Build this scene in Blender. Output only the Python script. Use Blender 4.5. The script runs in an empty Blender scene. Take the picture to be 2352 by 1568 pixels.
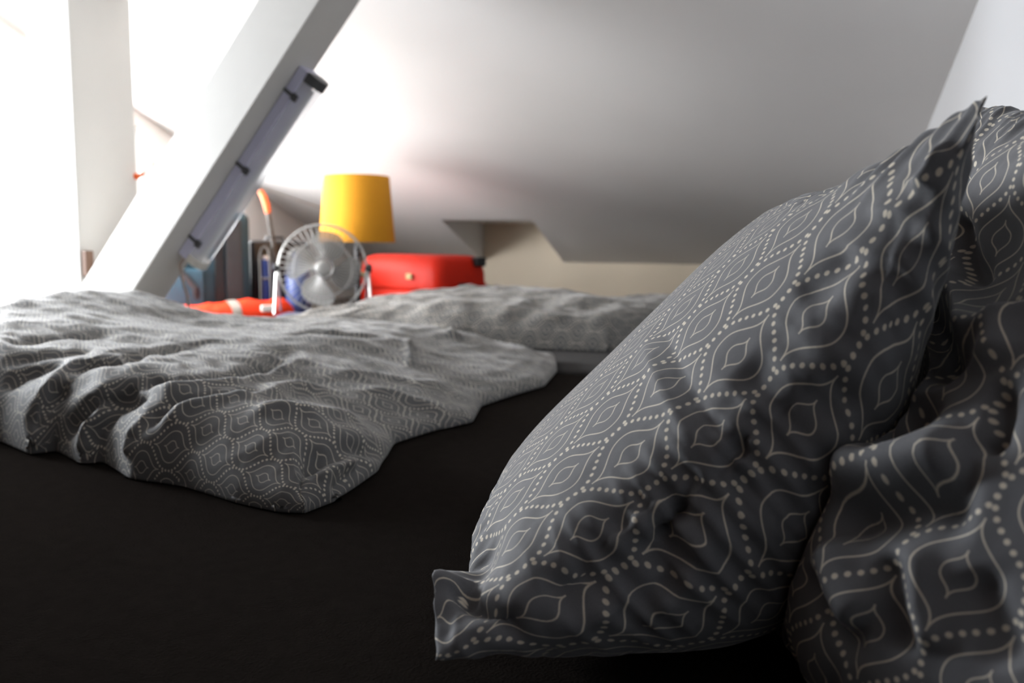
import bpy, bmesh, math, random
import numpy as np
from mathutils import Vector, Matrix, noise as mnoise

S = bpy.context.scene
COL = S.collection
rng = random.Random(7)

# ------------------------------------------------------------------ camera
EYE = np.array([0.0, 0.0, 0.55]); FPX = 1960.0
PITCH, YAW, ROLL = np.radians([6.5, 17.2, 0.6])
cF = np.array([-np.sin(YAW)*np.cos(PITCH), np.cos(YAW)*np.cos(PITCH), -np.sin(PITCH)])
_r = np.array([np.cos(YAW), np.sin(YAW), 0.0]); _u = np.cross(_r, cF)
cR = np.cos(ROLL)*_r + np.sin(ROLL)*_u; cU = np.cos(ROLL)*_u - np.sin(ROLL)*_r
cam_d = bpy.data.cameras.new('camera'); cam = bpy.data.objects.new('camera', cam_d); COL.objects.link(cam)
cam.matrix_world = Matrix(((cR[0], cU[0], -cF[0], EYE[0]), (cR[1], cU[1], -cF[1], EYE[1]),
                           (cR[2], cU[2], -cF[2], EYE[2]), (0, 0, 0, 1)))
cam_d.sensor_width = 36.0; cam_d.lens = 36.0*FPX/2352.0; cam_d.clip_start = 0.02
cam_d.dof.use_dof = True; cam_d.dof.focus_distance = 0.74; cam_d.dof.aperture_fstop = 5.6
S.camera = cam

# ------------------------------------------------------------------ world, lights, exposure
wd = bpy.data.worlds.new('sky'); S.world = wd; wd.use_nodes = True
bg = wd.node_tree.nodes['Background']; bg.inputs[0].default_value = (0.86, 0.93, 1.0, 1); bg.inputs[1].default_value = 3.0

def area(name, loc, aim, sx, sy, power, col, spread=180):
    l = bpy.data.lights.new(name, 'AREA'); l.shape = 'RECTANGLE'; l.size = sx; l.size_y = sy
    l.energy = power; l.color = col; l.spread = math.radians(spread)
    o = bpy.data.objects.new(name, l); COL.objects.link(o); o.location = loc
    o.rotation_euler = (Vector(aim)-Vector(loc)).to_track_quat('-Z', 'Y').to_euler()
    return o
area('daylight_rear_window', (-2.43, 2.91, 0.60), (0, 2.91, 0.55), 0.41, 0.45, 26, (1.0, 0.985, 0.96))
area('daylight_middle_window', (-2.43, 2.14, 0.66), (0, 2.14, 0.58), 0.98, 0.58, 72, (1.0, 0.985, 0.96))
area('daylight_front_window', (-2.43, 1.35, 0.80), (0, 1.40, 0.66), 0.44, 0.74, 42, (0.95, 0.975, 1.0))

vs = S.view_settings
S.display_settings.display_device = 'sRGB'
vs.view_transform = 'Standard'; vs.look = 'None'; vs.exposure = 0.30; vs.gamma = 1.0; vs.use_curve_mapping = False

# ------------------------------------------------------------------ helpers: pixels to points in the place
def ray(px, py): return cF*FPX + (px-1176)*cR - (py-784)*cU
def on(ax, v, px, py):
    d = ray(px, py); return EYE + d*((v-EYE[ax])/d[ax])
def dep(px, py, D): return EYE + ray(px, py)*(D/FPX)
def proj(P):
    d = np.asarray(P, float)-EYE; z = d@cF
    return np.stack([1176+FPX*(d@cR)/z, 784-FPX*(d@cU)/z], -1)

# ------------------------------------------------------------------ helpers: materials
class V:
    def __init__(s, nt, sock): s.nt = nt; s.s = sock
    def op(s, o, b=None, c=None):
        n = s.nt.nodes.new('ShaderNodeMath'); n.operation = o
        for i, q in enumerate((s, b, c)):
            if q is None: continue
            if isinstance(q, V): s.nt.links.new(q.s, n.inputs[i])
            else: n.inputs[i].default_value = q
        return V(s.nt, n.outputs[0])
    def __add__(s, b): return s.op('ADD', b)
    def __sub__(s, b): return s.op('SUBTRACT', b)
    def __mul__(s, b): return s.op('MULTIPLY', b)
    def __truediv__(s, b): return s.op('DIVIDE', b)
    def sin(s): return s.op('SINE')
    def cos(s): return s.op('COSINE')
    def abs(s): return s.op('ABSOLUTE')
    def fract(s): return s.op('FRACT')
    def sqrt(s): return s.op('SQRT')
    def max(s, b): return s.op('MAXIMUM', b)
    def min(s, b): return s.op('MINIMUM', b)
    def lt(s, b): return s.op('LESS_THAN', b)
    def below(s, r, soft):     # 1 inside r, soft rim
        n = s.nt.nodes.new('ShaderNodeMapRange'); n.interpolation_type = 'SMOOTHSTEP'
        s.nt.links.new(s.s, n.inputs[0]); n.inputs[1].default_value = r-soft; n.inputs[2].default_value = r+soft
        n.inputs[3].default_value = 1.0; n.inputs[4].default_value = 0.0
        return V(s.nt, n.outputs[0])

def new_mat(name):
    m = bpy.data.materials.new(name); m.use_nodes = True
    return m, m.node_tree, m.node_tree.nodes['Principled BSDF']

def mat(name, col, rough=0.6, metal=0.0, spec=0.5, noise=0.0, nscale=20.0, bump=0.0, bscale=200.0, trans=0.0, alpha=1.0, emis=0.0, sheen=0.0):
    m, nt, b = new_mat(name)
    b.inputs['Base Color'].default_value = (*col, 1); b.inputs['Roughness'].default_value = rough
    b.inputs['Metallic'].default_value = metal; b.inputs['Specular IOR Level'].default_value = spec
    b.inputs['Transmission Weight'].default_value = trans; b.inputs['Alpha'].default_value = alpha
    if sheen: b.inputs['Sheen Weight'].default_value = sheen
    tc = nt.nodes.new('ShaderNodeTexCoord')
    if noise:
        n = nt.nodes.new('ShaderNodeTexNoise'); n.inputs['Scale'].default_value = nscale; n.inputs['Detail'].default_value = 5
        nt.links.new(tc.outputs['Object'], n.inputs['Vector'])
        mx = nt.nodes.new('ShaderNodeMix'); mx.data_type = 'RGBA'
        mx.inputs['A'].default_value = (*[c*(1-noise) for c in col], 1); mx.inputs['B'].default_value = (*[min(1, c*(1+noise)) for c in col], 1)
        nt.links.new(n.outputs[0], mx.inputs['Factor']); nt.links.new(mx.outputs['Result'], b.inputs['Base Color'])
    if bump:
        n = nt.nodes.new('ShaderNodeTexNoise'); n.inputs['Scale'].default_value = bscale; n.inputs['Detail'].default_value = 4
        nt.links.new(tc.outputs['Object'], n.inputs['Vector'])
        bp = nt.nodes.new('ShaderNodeBump'); bp.inputs['Strength'].default_value = bump; bp.inputs['Distance'].default_value = 0.002
        nt.links.new(n.outputs[0], bp.inputs['Height']); nt.links.new(bp.outputs[0], b.inputs['Normal'])
    return m

PW, PH = 0.054, 0.080      # ogee cell: width and length on the cloth
def ogee_fabric(name, base, line, rot=0.0, off=(0.0, 0.0), scale=1.0):
    m, nt, b = new_mat(name)
    uv = nt.nodes.new('ShaderNodeUVMap')
    mp = nt.nodes.new('ShaderNodeMapping'); nt.links.new(uv.outputs[0], mp.inputs[0])
    mp.inputs['Rotation'].default_value = (0, 0, rot); mp.inputs['Location'].default_value = (off[0], off[1], 0)
    mp.inputs['Scale'].default_value = (scale, scale, scale)
    sx = nt.nodes.new('ShaderNodeSeparateXYZ'); nt.links.new(mp.outputs[0], sx.inputs[0])
    y, x = V(nt, sx.outputs[0]), V(nt, sx.outputs[1])      # the cells run long along U
    k = 2*math.pi/PH; A = PW/4; c3 = 1/18; g = 1/(1-c3)
    def wave(th): return ((th.cos() - (th*3.0).cos()*c3)*g, ((th*3.0).sin()*(3*c3) - th.sin())*g)
    f, df = wave(y*k)
    grad = ((df*(A*k))*(df*(A*k)) + 1.0).sqrt()
    def wrap(v, P): return ((v*(1/P) + 0.5).fract() - 0.5)*P
    slope = df*(A*k)
    th = np.linspace(0, 2*np.pi, 4000, endpoint=False)
    sp = np.sqrt(1 + (A*k*g*(np.sin(th)-3*c3*np.sin(3*th)))**2)
    m0 = sp.mean(); c2 = 2*(sp*np.cos(2*th)).mean(); c4 = 2*(sp*np.cos(4*th)).mean()
    s = y*m0 + (y*(2*k)).sin()*(c2/(2*k)) + (y*(4*k)).sin()*(c4/(4*k))
    L = m0*PH; nd = 20
    dots = None
    for e, sg in ((wrap(x - f*A, PW), 1.0), (wrap(x + f*A - PW/2, PW), -1.0)):
        al = (((s + e*slope*sg/grad)*(nd/L)).fract() - 0.5)*(L/nd); d = e/grad
        q = (d*d + al*al).sqrt().below(0.00135, 0.00035)
        dots = q if dots is None else dots.max(q)
    lines = dots
    for (ox, oy) in ((PW/4, PH/2), (-PW/4, 0.0)):
        xa, ya = wrap(x-ox, PW).abs(), wrap(y-oy, PH)
        for (sw, sh, lw) in ((0.66, 0.66, 0.00040), (0.25, 0.27, 0.00036)):
            kk = k/sh
            fa, dfa = wave(ya*kk); w = (fa+1.0)*(sw*PW/4)
            gr = ((dfa*(sw*PW/4*kk))*(dfa*(sw*PW/4*kk)) + 1.0).sqrt()
            e = ((xa - w).abs()/gr).below(lw, 0.00022)*ya.abs().lt(sh*PH/2+0.0006)
            lines = lines.max(e)
    tc = nt.nodes.new('ShaderNodeTexCoord')
    n1 = nt.nodes.new('ShaderNodeTexNoise'); n1.inputs['Scale'].default_value = 1400; n1.inputs['Detail'].default_value = 2
    nt.links.new(uv.outputs[0], n1.inputs['Vector'])
    grain = V(nt, n1.outputs[0])
    mx = nt.nodes.new('ShaderNodeMix'); mx.data_type = 'RGBA'
    mx.inputs['A'].default_value = (*base, 1); mx.inputs['B'].default_value = (*line, 1)
    nt.links.new(lines.s, mx.inputs['Factor'])
    mul = nt.nodes.new('ShaderNodeMix'); mul.data_type = 'RGBA'; mul.blend_type = 'MULTIPLY'; mul.inputs['Factor'].default_value = 1
    gr2 = grain*0.5 + 0.75
    cc = nt.nodes.new('ShaderNodeCombineColor')
    for i in range(3): nt.links.new(gr2.s, cc.inputs[i])
    nt.links.new(mx.outputs['Result'], mul.inputs['A']); nt.links.new(cc.outputs[0], mul.inputs['B'])
    nt.links.new(mul.outputs['Result'], b.inputs['Base Color'])
    b.inputs['Roughness'].default_value = 0.7; b.inputs['Specular IOR Level'].default_value = 0.15
    b.inputs['Sheen Weight'].default_value = 0.30; b.inputs['Sheen Roughness'].default_value = 0.35
    n2 = nt.nodes.new('ShaderNodeTexNoise'); n2.inputs['Scale'].default_value = 38; n2.inputs['Detail'].default_value = 4
    nt.links.new(uv.outputs[0], n2.inputs['Vector'])
    h = V(nt, n2.outputs[0])*0.6 + grain*0.06
    bp = nt.nodes.new('ShaderNodeBump'); bp.inputs['Strength'].default_value = 0.35; bp.inputs['Distance'].default_value = 0.004
    nt.links.new(h.s, bp.inputs['Height']); nt.links.new(bp.outputs[0], b.inputs['Normal'])
    return m

CREAM = (0.74, 0.68, 0.57)
M = {}
M['pillow_cloth'] = ogee_fabric('grey ogee print cotton', (0.165, 0.169, 0.180), CREAM, off=(0.0, 0.0), scale=0.80)
M['duvet_cloth'] = ogee_fabric('grey ogee print cotton duvet', (0.150, 0.150, 0.151), CREAM)
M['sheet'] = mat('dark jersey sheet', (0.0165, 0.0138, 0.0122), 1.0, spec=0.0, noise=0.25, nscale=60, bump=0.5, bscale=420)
M['sheet_sheen'] = mat('dark jersey sheet lightened for sheen', (0.035, 0.033, 0.032), 0.95, spec=0.05, noise=0.2, nscale=60, bump=0.4, bscale=300, sheen=0.03)  # same dark sheet; the lighter base colour stands in for grazing sheen
M['ticking'] = mat('mattress ticking', (0.55, 0.55, 0.54), 0.8)
M['ceiling'] = mat('white painted ceiling board', (0.695, 0.675, 0.66), 0.55, spec=0.3, noise=0.03, nscale=3, bump=0.15, bscale=60)
M['wall'] = mat('white painted wall', (0.76, 0.745, 0.72), 0.6, spec=0.3, noise=0.02, nscale=4, bump=0.12, bscale=80)
M['wall_grey'] = mat('pale grey painted wall', (0.54, 0.545, 0.56), 0.6, spec=0.3, noise=0.02, nscale=4, bump=0.12, bscale=80)
M['knee'] = mat('cream painted knee wall', (0.76, 0.665, 0.52), 0.6, spec=0.3, noise=0.03, nscale=4, bump=0.1, bscale=80)
M['timber'] = mat('white painted timber', (0.74, 0.725, 0.69), 0.5, spec=0.35, noise=0.05, nscale=6, bump=0.2, bscale=40)
M['floor'] = mat('grey floor boards', (0.13, 0.11, 0.09), 0.6, noise=0.15, nscale=8)
M['frame_white'] = mat('white window frame', (0.8, 0.8, 0.79), 0.4)
M['orange'] = mat('orange red ripstop', (0.72, 0.042, 0.008), 0.65, spec=0.2, noise=0.08, nscale=12)
M['red_shell'] = mat('red hard plastic', (0.60, 0.018, 0.004), 0.5, spec=0.2)
M['dark_shell'] = mat('dark red plastic trim', (0.20, 0.012, 0.010), 0.4)
M['black'] = mat('black plastic', (0.012, 0.012, 0.014), 0.45)
M['charcoal'] = mat('charcoal nylon', (0.035, 0.038, 0.042), 0.7, noise=0.2, nscale=30)
M['teal'] = mat('teal grey nylon', (0.018, 0.060, 0.085), 0.6, noise=0.25, nscale=14)
M['teal_light'] = mat('faded blue nylon', (0.05, 0.13, 0.19), 0.6, noise=0.2, nscale=20)
M['strap'] = mat('grey webbing', (0.26, 0.23, 0.20), 0.7)
M['brass'] = mat('brass latch', (0.30, 0.24, 0.12), 0.35, metal=0.8)
M['navy'] = mat('navy fleece', (0.016, 0.018, 0.07), 0.9, noise=0.2, nscale=50, sheen=0.1)
M['blue'] = mat('blue plastic', (0.025, 0.06, 0.28), 0.4)
M['blue_pale'] = mat('pale blue plastic sheet', (0.06, 0.095, 0.26), 0.4)
M['shade'] = mat('mustard yellow lamp fabric', (0.66, 0.285, 0.007), 0.85, noise=0.05, nscale=150)
M['grip'] = mat('orange foam grip', (0.95, 0.16, 0.03), 0.6)
M['pole'] = mat('dark grey metal tube', (0.07, 0.065, 0.06), 0.4, metal=0.6)
M['chrome'] = mat('silver metal tube', (0.72, 0.71, 0.69), 0.3, metal=0.85)
M['wire'] = mat('grey painted wire', (0.36, 0.36, 0.35), 0.4, metal=0.4)
M['lamp_body'] = mat('lilac white batten housing', (0.68, 0.68, 0.86), 0.4)
M['bracket'] = mat('dark grey clip', (0.09, 0.09, 0.095), 0.5)
M['tube'] = mat('unlit fluorescent tube', (0.85, 0.86, 0.87), 0.3)
M['cable'] = mat('beige cable', (0.42, 0.34, 0.29), 0.6)
M['white_plastic'] = mat('white plastic', (0.80, 0.78, 0.72), 0.4)
M['pink_card'] = mat('pinkish cardboard', (0.24, 0.15, 0.12), 0.8)
M['brown_wood'] = mat('brown wood', (0.22, 0.13, 0.09), 0.6)

def translucent(name, col, mix, rough=0.2):
    m = bpy.data.materials.new(name); m.use_nodes = True; nt = m.node_tree; nt.nodes.clear()
    out = nt.nodes.new('ShaderNodeOutputMaterial'); mx = nt.nodes.new('ShaderNodeMixShader')
    t = nt.nodes.new('ShaderNodeBsdfTransparent'); p = nt.nodes.new('ShaderNodeBsdfPrincipled')
    t.inputs[0].default_value = (*[min(1, 0.55+0.45*c) for c in col], 1)
    p.inputs['Base Color'].default_value = (*col, 1); p.inputs['Roughness'].default_value = rough
    mx.inputs[0].default_value = mix
    nt.links.new(t.outputs[0], mx.inputs[1]); nt.links.new(p.outputs[0], mx.inputs[2]); nt.links.new(mx.outputs[0], out.inputs[0])
    return m
M['smoke'] = translucent('smoky grey fan blade plastic', (0.36, 0.36, 0.35), 0.50)
M['clear'] = translucent('clear ribbed diffuser plastic', (0.93, 0.95, 0.98), 0.34, 0.10)
M['glass'] = translucent('window glass', (0.95, 0.97, 1.0), 0.06, 0.02)

# ------------------------------------------------------------------ helpers: objects
def link(name, me, m=None, parent=None, smooth=False):
    o = bpy.data.objects.new(name, me); COL.objects.link(o)
    if m is not None: me.materials.append(m)
    if parent is not None:
        o.parent = parent
        o.matrix_parent_inverse = Matrix.Translation(-parent.location)
    if smooth:
        for p in me.polygons: p.use_smooth = True
    return o
def tag(o, label=None, cat=None, group=None, kind=None):
    if label: o['label'] = label
    if cat: o['category'] = cat
    if group: o['group'] = group
    if kind: o['kind'] = kind
    return o
def thing(name, loc, label, cat, group=None):
    o = bpy.data.objects.new(name, None); COL.objects.link(o); o.location = loc; o.empty_display_size = 0.05
    bpy.context.view_layer.update()
    return tag(o, label, cat, group)
class MB:
    def __init__(s): s.v = []; s.f = []
    def add(s, vs, fs):
        b = len(s.v); s.v += [tuple(map(float, v)) for v in vs]; s.f += [tuple(b+i for i in f) for f in fs]; return s
    def prism(s, o, ax, ay, az):     # box from corner/centre o with half-vectors
        o, ax, ay, az = [np.array(q, float) for q in (o, ax, ay, az)]
        vs = [o+i*ax+j*ay+k*az for i in (-1, 1) for j in (-1, 1) for k in (-1, 1)]
        return s.add(vs, [(0, 1, 3, 2), (4, 6, 7, 5), (0, 4, 5, 1), (2, 3, 7, 6), (0, 2, 6, 4), (1, 5, 7, 3)])
    def box(s, x0, x1, y0, y1, z0, z1):
        return s.prism(((x0+x1)/2, (y0+y1)/2, (z0+z1)/2), ((x1-x0)/2, 0, 0), (0, (y1-y0)/2, 0), (0, 0, (z1-z0)/2))
    def tube(s, pts, r, n=10, closed=False):
        pts = [np.array(p, float) for p in pts]; N = len(pts); rs = r if hasattr(r, '__len__') else [r]*N
        prev = None; rings = []
        for i in range(N):
            a = pts[(i-1) % N] if (closed or i > 0) else pts[i]; c = pts[(i+1) % N] if (closed or i < N-1) else pts[i]
            t = (c-a)/max(1e-9, np.linalg.norm(c-a))
            if prev is None:
                h = np.array([0, 0, 1.]) if abs(t[2]) < 0.9 else np.array([1., 0, 0])
                prev = np.cross(t, h)
            prev = prev - t*(prev@t); prev /= np.linalg.norm(prev); q = np.cross(t, prev)
            rings.append([pts[i]+rs[i]*(math.cos(2*math.pi*k/n)*prev+math.sin(2*math.pi*k/n)*q) for k in range(n)])
        fs = []
        for i in range(N if closed else N-1):
            for k in range(n):
                j = (i+1) % N; fs.append((i*n+k, i*n+(k+1) % n, j*n+(k+1) % n, j*n+k))
        if not closed: fs += [tuple(range(n))[::-1], tuple((N-1)*n+k for k in range(n))]
        return s.add([p for rg in rings for p in rg], fs)
    def lathe(s, prof, o, ax, n=48, cap=True):      # prof: (radius, height along ax)
        o = np.array(o, float); ax = np.array(ax, float); ax /= np.linalg.norm(ax)
        h = np.array([0, 0, 1.]) if abs(ax[2]) < 0.9 else np.array([1., 0, 0])
        e1 = np.cross(ax, h); e1 /= np.linalg.norm(e1); e2 = np.cross(ax, e1)
        vs = [o+z*ax+r*(math.cos(2*math.pi*k/n)*e1+math.sin(2*math.pi*k/n)*e2) for r, z in prof for k in range(n)]
        fs = [(i*n+k, i*n+(k+1) % n, (i+1)*n+(k+1) % n, (i+1)*n+k) for i in range(len(prof)-1) for k in range(n)]
        if cap: fs += [tuple(range(n))[::-1], tuple((len(prof)-1)*n+k for k in range(n))]
        return s.add(vs, fs)
    def grid(s, P, uvs=None):        # P: (a,b,3)
        na, nb = P.shape[:2]
        return s.add(P.reshape(-1, 3), [(i*nb+j, i*nb+j+1, (i+1)*nb+j+1, (i+1)*nb+j) for i in range(na-1) for j in range(nb-1)])
    def build(s, name, m, parent=None, smooth=False, bevel=0.0, seg=2, recalc=True):
        me = bpy.data.meshes.new(name); me.from_pydata(s.v, [], s.f); me.update()
        if recalc or bevel:
            bm = bmesh.new(); bm.from_mesh(me)
            bmesh.ops.recalc_face_normals(bm, faces=bm.faces)
            if bevel:
                bmesh.ops.bevel(bm, geom=[e for e in bm.edges if len(e.link_faces) == 2 and e.calc_face_angle(0) > 0.5],
                                offset=bevel, segments=seg, profile=0.5, affect='EDGES')
            bm.to_mesh(me); bm.free()
        o = link(name, me, m, parent, smooth)
        if smooth and bevel == 0.0:
            md = o.modifiers.new('split', 'EDGE_SPLIT'); md.split_angle = math.radians(40)
        return o

def fbm(x, y, z=0.0, o=4):
    return mnoise.fractal(Vector((x, y, z)), 1.0, 2.0, o)

def ridge(x, y, z):
    return 1-2*abs(mnoise.noise(Vector((x, y, z)))) - 0.6

# ------------------------------------------------------------------ the room
ZB = 0.25                                    # top of the mattresses
YW, ZK = 4.30, 0.46                          # knee wall line, where the sloped ceiling meets it
SL = math.tan(math.radians(18.4))
XL, XR, YF, YRID = -2.25, 0.42, -4.0, 0.55
def zc(y): return ZK + (YW-y)*SL if y > YRID else ZK + (YW-YRID)*SL
def struct(mb, name, m, **k): return tag(mb.build(name, m, **k), kind='structure')

struct(MB().box(XL-.1, XR+.1, YF-.1, YW+.1, -0.10, 0.0), 'floor', M['floor'])
NX0, NX1, NZ = -1.496, -1.058, 0.658         # the notch cut into the foot of the slope
NY = YW - (NZ-ZK)/SL
mb = MB()
mb.box(XL-.1, NX0, YW, YW+.1, 0, ZK+.02); mb.box(NX0, NX1, YW, YW+.1, 0, NZ+.02); mb.box(NX1, XR+.1, YW, YW+.1, 0, ZK+.02)
struct(mb, 'wall_back', M['knee'])
# sloped ceiling: a slightly uneven plastered board surface with the notch
xs = sorted(set(list(np.round(np.linspace(XL-.1, XR+.1, 76), 4)) + [NX0, NX1]))
ys = sorted(set(list(np.round(np.linspace(YRID, YW, 76), 4)) + [NY]))
idx = {}; vs_ = []; fs_ = []
def cv(i, j, top=False):
    k = (i, j, top)
    if k not in idx:
        x, y = xs[i], ys[j]
        edge = min(1.0, (YW-y)/0.25)
        if NX0-.12 < x < NX1+.12 and y > NY-.12: edge = 0.0
        dz = 0.006*fbm(x*1.1+3, y*0.9, 0.3, 2)*edge
        idx[k] = len(vs_); vs_.append((x, y, zc(y)+dz+(0.06 if top else 0.0)))
    return idx[k]
for i in range(len(xs)-1):
    for j in range(len(ys)-1):
        if xs[i] >= NX0-1e-6 and xs[i+1] <= NX1+1e-6 and ys[j] >= NY-1e-6: continue
        for t in (False, True):
            q = (cv(i, j, t), cv(i+1, j, t), cv(i+1, j+1, t), cv(i, j+1, t)); fs_.append(q if t else q[::-1])
mb = MB().add(vs_, fs_)
mb.add([(NX0, NY, NZ), (NX1, NY, NZ), (NX1, YW, NZ), (NX0, YW, NZ)], [(0, 1, 2, 3)])                 # soffit
mb.add([(NX0, NY, NZ), (NX0, YW, NZ), (NX0, YW, ZK)], [(0, 1, 2)]); mb.add([(NX1, NY, NZ), (NX1, YW, ZK), (NX1, YW, NZ)], [(0, 1, 2)])
zr = zc(YRID)
struct(MB().box(XL-.1, XR+.1, YF-.1, YRID, zr, zr+.06), 'ceiling', M['brown_wood'])  # unseen rear ceiling, dark wood chosen to keep bounced light down
o = struct(mb, 'ceiling', M['ceiling'], recalc=False)
for p in o.data.polygons: p.use_smooth = len(p.vertices) == 4 and p.area < 0.02
def gable(x, t, name, hole=None):
    mb = MB(); y0, y1 = YF-.1, YW+.1; top = lambda y: zc(y)+.03
    def slab(ya, yb, za, zb_a, zb_b):
        vs = [(x, ya, za), (x, yb, za), (x, yb, zb_b), (x, ya, zb_a), (x+t, ya, za), (x+t, yb, za), (x+t, yb, zb_b), (x+t, ya, zb_a)]
        mb.add(vs, [(0, 1, 2, 3), (7, 6, 5, 4), (0, 4, 5, 1), (1, 5, 6, 2), (2, 6, 7, 3), (3, 7, 4, 0)])
    slab(y0, YRID if not hole else hole[0][0], 0, zr+.03, zr+.03); y = YRID if not hole else hole[0][0]
    for a, b, z0, z1 in hole or ():
        if y < YRID < a: slab(y, YRID, 0, zr+.03, zr+.03); y = YRID
        if a > y: slab(y, a, 0, top(y), top(a))
        cuts = [a, YRID, b] if a < YRID < b else [a, b]
        for p, q in zip(cuts, cuts[1:]): slab(p, q, 0, z0, z0); slab(p, q, z1, top(p), top(q))
        y = b
    slab(y, y1, 0, top(y), top(y1))
    return struct(mb, name, M['wall'])
gable(XR, 0.1, 'wall_right').data.materials[0] = M['wall_grey']
SIDE = [(1.10, 1.58, 0.42, 1.20, ()), (1.64, 2.64, 0.37, 0.965, (2.14,)), (2.70, 3.12, 0.37, 0.835, ())]     # windows in the left gable
gable(XL, -0.1, 'wall_left', [q[:4] for q in SIDE])
struct(MB().box(XL-.1, XR+.1, YF-.1, YF, 0, zr+.03), 'wall_front', M['brown_wood'])  # unseen wall behind the camera, likewise dark to soak up bounce
for k, (a, b, z0, z1, bars) in enumerate(SIDE):
    w = thing('window_%d' % (k+1), (XL, (a+b)/2, z0), None, None); tag(w, kind='structure')
    mb = MB(); xa, xb = XL-.08, XL-.02
    for q in ((a, b, z0, z0+.04), (a, b, z1-.04, z1), (a, a+.04, z0+.04, z1-.04), (b-.04, b, z0+.04, z1-.04)): mb.box(xa, xb, *q)
    for y in bars: mb.box(xa, xb, y-.018, y+.018, z0+.04, z1-.04)
    mb.build('window_frame', M['frame_white'], w)
    ed = [a+.04] + [y for m_ in bars for y in (m_-.018, m_+.018)] + [b-.04]
    for p, q in zip(ed[::2], ed[1::2]): MB().box(XL-.055, XL-.049, p, q, z0+.04, z1-.04).build('window_pane', M['glass'], w)
# ------------------------------------------------------------------ timber truss: leaning beam and post
YT = 1.76
B0, B1 = on(1, YT, 735, 0), on(1, YT, 305, 670)          # lower front edge of the beam
be = (B0-B1)/np.linalg.norm(B0-B1); bn = np.array([-be[2], 0, be[0]])   # bn: up-left, square to the beam in the truss plane
hb, tb = 0.133, 0.142
xp = on(1, YT, 155, 0)[0]+0.002; YP1 = YT+0.215
def along(o, axis, v): return o + be*((v-o[axis])/be[axis])
def meet(o):                                    # where an edge of the beam runs into the sloped ceiling
    t = (zc(o[1])-o[2])/be[2]; return o + be*t
lo0 = along(B1, 2, ZB); up0 = along(B1+bn*hb, 0, xp)
vs = []
for dy in (0, tb):
    d = np.array([0, dy, 0])
    vs += [lo0+d, meet(B1+d), meet(B1+bn*hb+d), up0+d, np.array([xp, YT+dy, ZB])]
mb = MB().add(vs, [(0, 1, 2, 3, 4), (9, 8, 7, 6, 5)] + [(k, 5+k, 5+(k+1) % 5, (k+1) % 5) for k in range(5)])
o = mb.build('diagonal_beam', M['timber'], bevel=0.003)
tag(o, 'white leaning timber beam carrying the strip light', 'beam')
x0, x1 = xp-0.135, xp-0.0006
o = MB().add([(x, y, z) for x in (x0, x1) for (y, z) in ((YT, ZB), (YP1, ZB), (YP1, zc(YP1)-.001), (YT, zc(YT)-.001))],
             [(0, 1, 2, 3), (7, 6, 5, 4), (0, 4, 5, 1), (1, 5, 6, 2), (2, 6, 7, 3), (3, 7, 4, 0)]).build('upright_post', M['timber'], bevel=0.003)
tag(o, 'white upright timber post at the far left behind the leaning beam', 'post')
o = MB().box(XL+.01, -1.79, 1.20, YW-.01, 0, ZB).box(-1.79, -1.555, 1.20, 1.965, 0, ZB-.0).build('low_platform', M['floor'])
tag(o, 'low boarded platform under the post and the stored luggage', 'platform')

# ------------------------------------------------------------------ bedding
from mathutils.bvhtree import BVHTree
def hit_poly(co, faces, pix, step=14):
    """walk a drawn fold over the cloth and return its points in the place"""
    bvh = BVHTree.FromPolygons([Vector(p) for p in co], faces)
    out = []; pix = np.array(pix, float)
    for i in range(len(pix)-1):
        n = max(2, int(np.linalg.norm(pix[i+1]-pix[i])/step))
        for k in range(n if i < len(pix)-2 else n+1):
            q = pix[i]+(pix[i+1]-pix[i])*k/n
            h = bvh.ray_cast(Vector(EYE), Vector(ray(*q)).normalized())
            if h[0] is not None: out.append(np.array(h[0]))
    return np.array(out)
def normals(co, faces):
    f = np.array(faces); n = np.zeros_like(co)
    fn = np.cross(co[f[:, 2]]-co[f[:, 0]], co[f[:, 3]]-co[f[:, 1]])
    for k in range(4): np.add.at(n, f[:, k], fn)
    return n/np.maximum(1e-12, np.linalg.norm(n, axis=1))[:, None]
def folds(co, faces, strokes, flip=1.0):
    nrm = normals(co, faces)*flip; disp = np.zeros(len(co))
    for pix, amp, w, kind in strokes:
        P = hit_poly(co, faces, pix)
        if len(P) < 2: continue
        box = np.all((co > P.min(0)-4*w) & (co < P.max(0)+4*w), axis=1); ids = np.where(box)[0]
        if not len(ids): continue
        c = co[ids]; best = np.full(len(ids), 9.0); bt = np.zeros(len(ids)); sgn = np.zeros(len(ids))
        L = len(P)-1
        for i in range(L):
            d = P[i+1]-P[i]; l2 = d@d
            if l2 < 1e-10 or l2 > 0.02: continue
            t = np.clip(((c-P[i])@d)/l2, 0, 1); v = c-(P[i]+t[:, None]*d); dist = np.linalg.norm(v, axis=1)
            m = dist < best; best[m] = dist[m]; bt[m] = (i+t[m])/L
            if kind == 'ramp':
                side = np.einsum('ij,ij->i', np.cross(np.broadcast_to(d, v.shape), v), nrm[ids]); sgn[m] = np.sign(side[m])
        x = best/w; taper = np.clip(np.minimum(bt, 1-bt)/0.22, 0, 1); taper = taper*taper*(3-2*taper)
        if kind == 'soft': pr = np.exp(-x*x)
        elif kind == 'sharp': pr = np.exp(-1.6*x)*(x < 4)
        elif kind == 'ramp': pr = np.where(x < 1, sgn*x, sgn*np.exp(-(x-1)/1.6))*(x < 7)
        disp[ids] += amp*pr*taper
    return co + nrm*disp[:, None]

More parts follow.
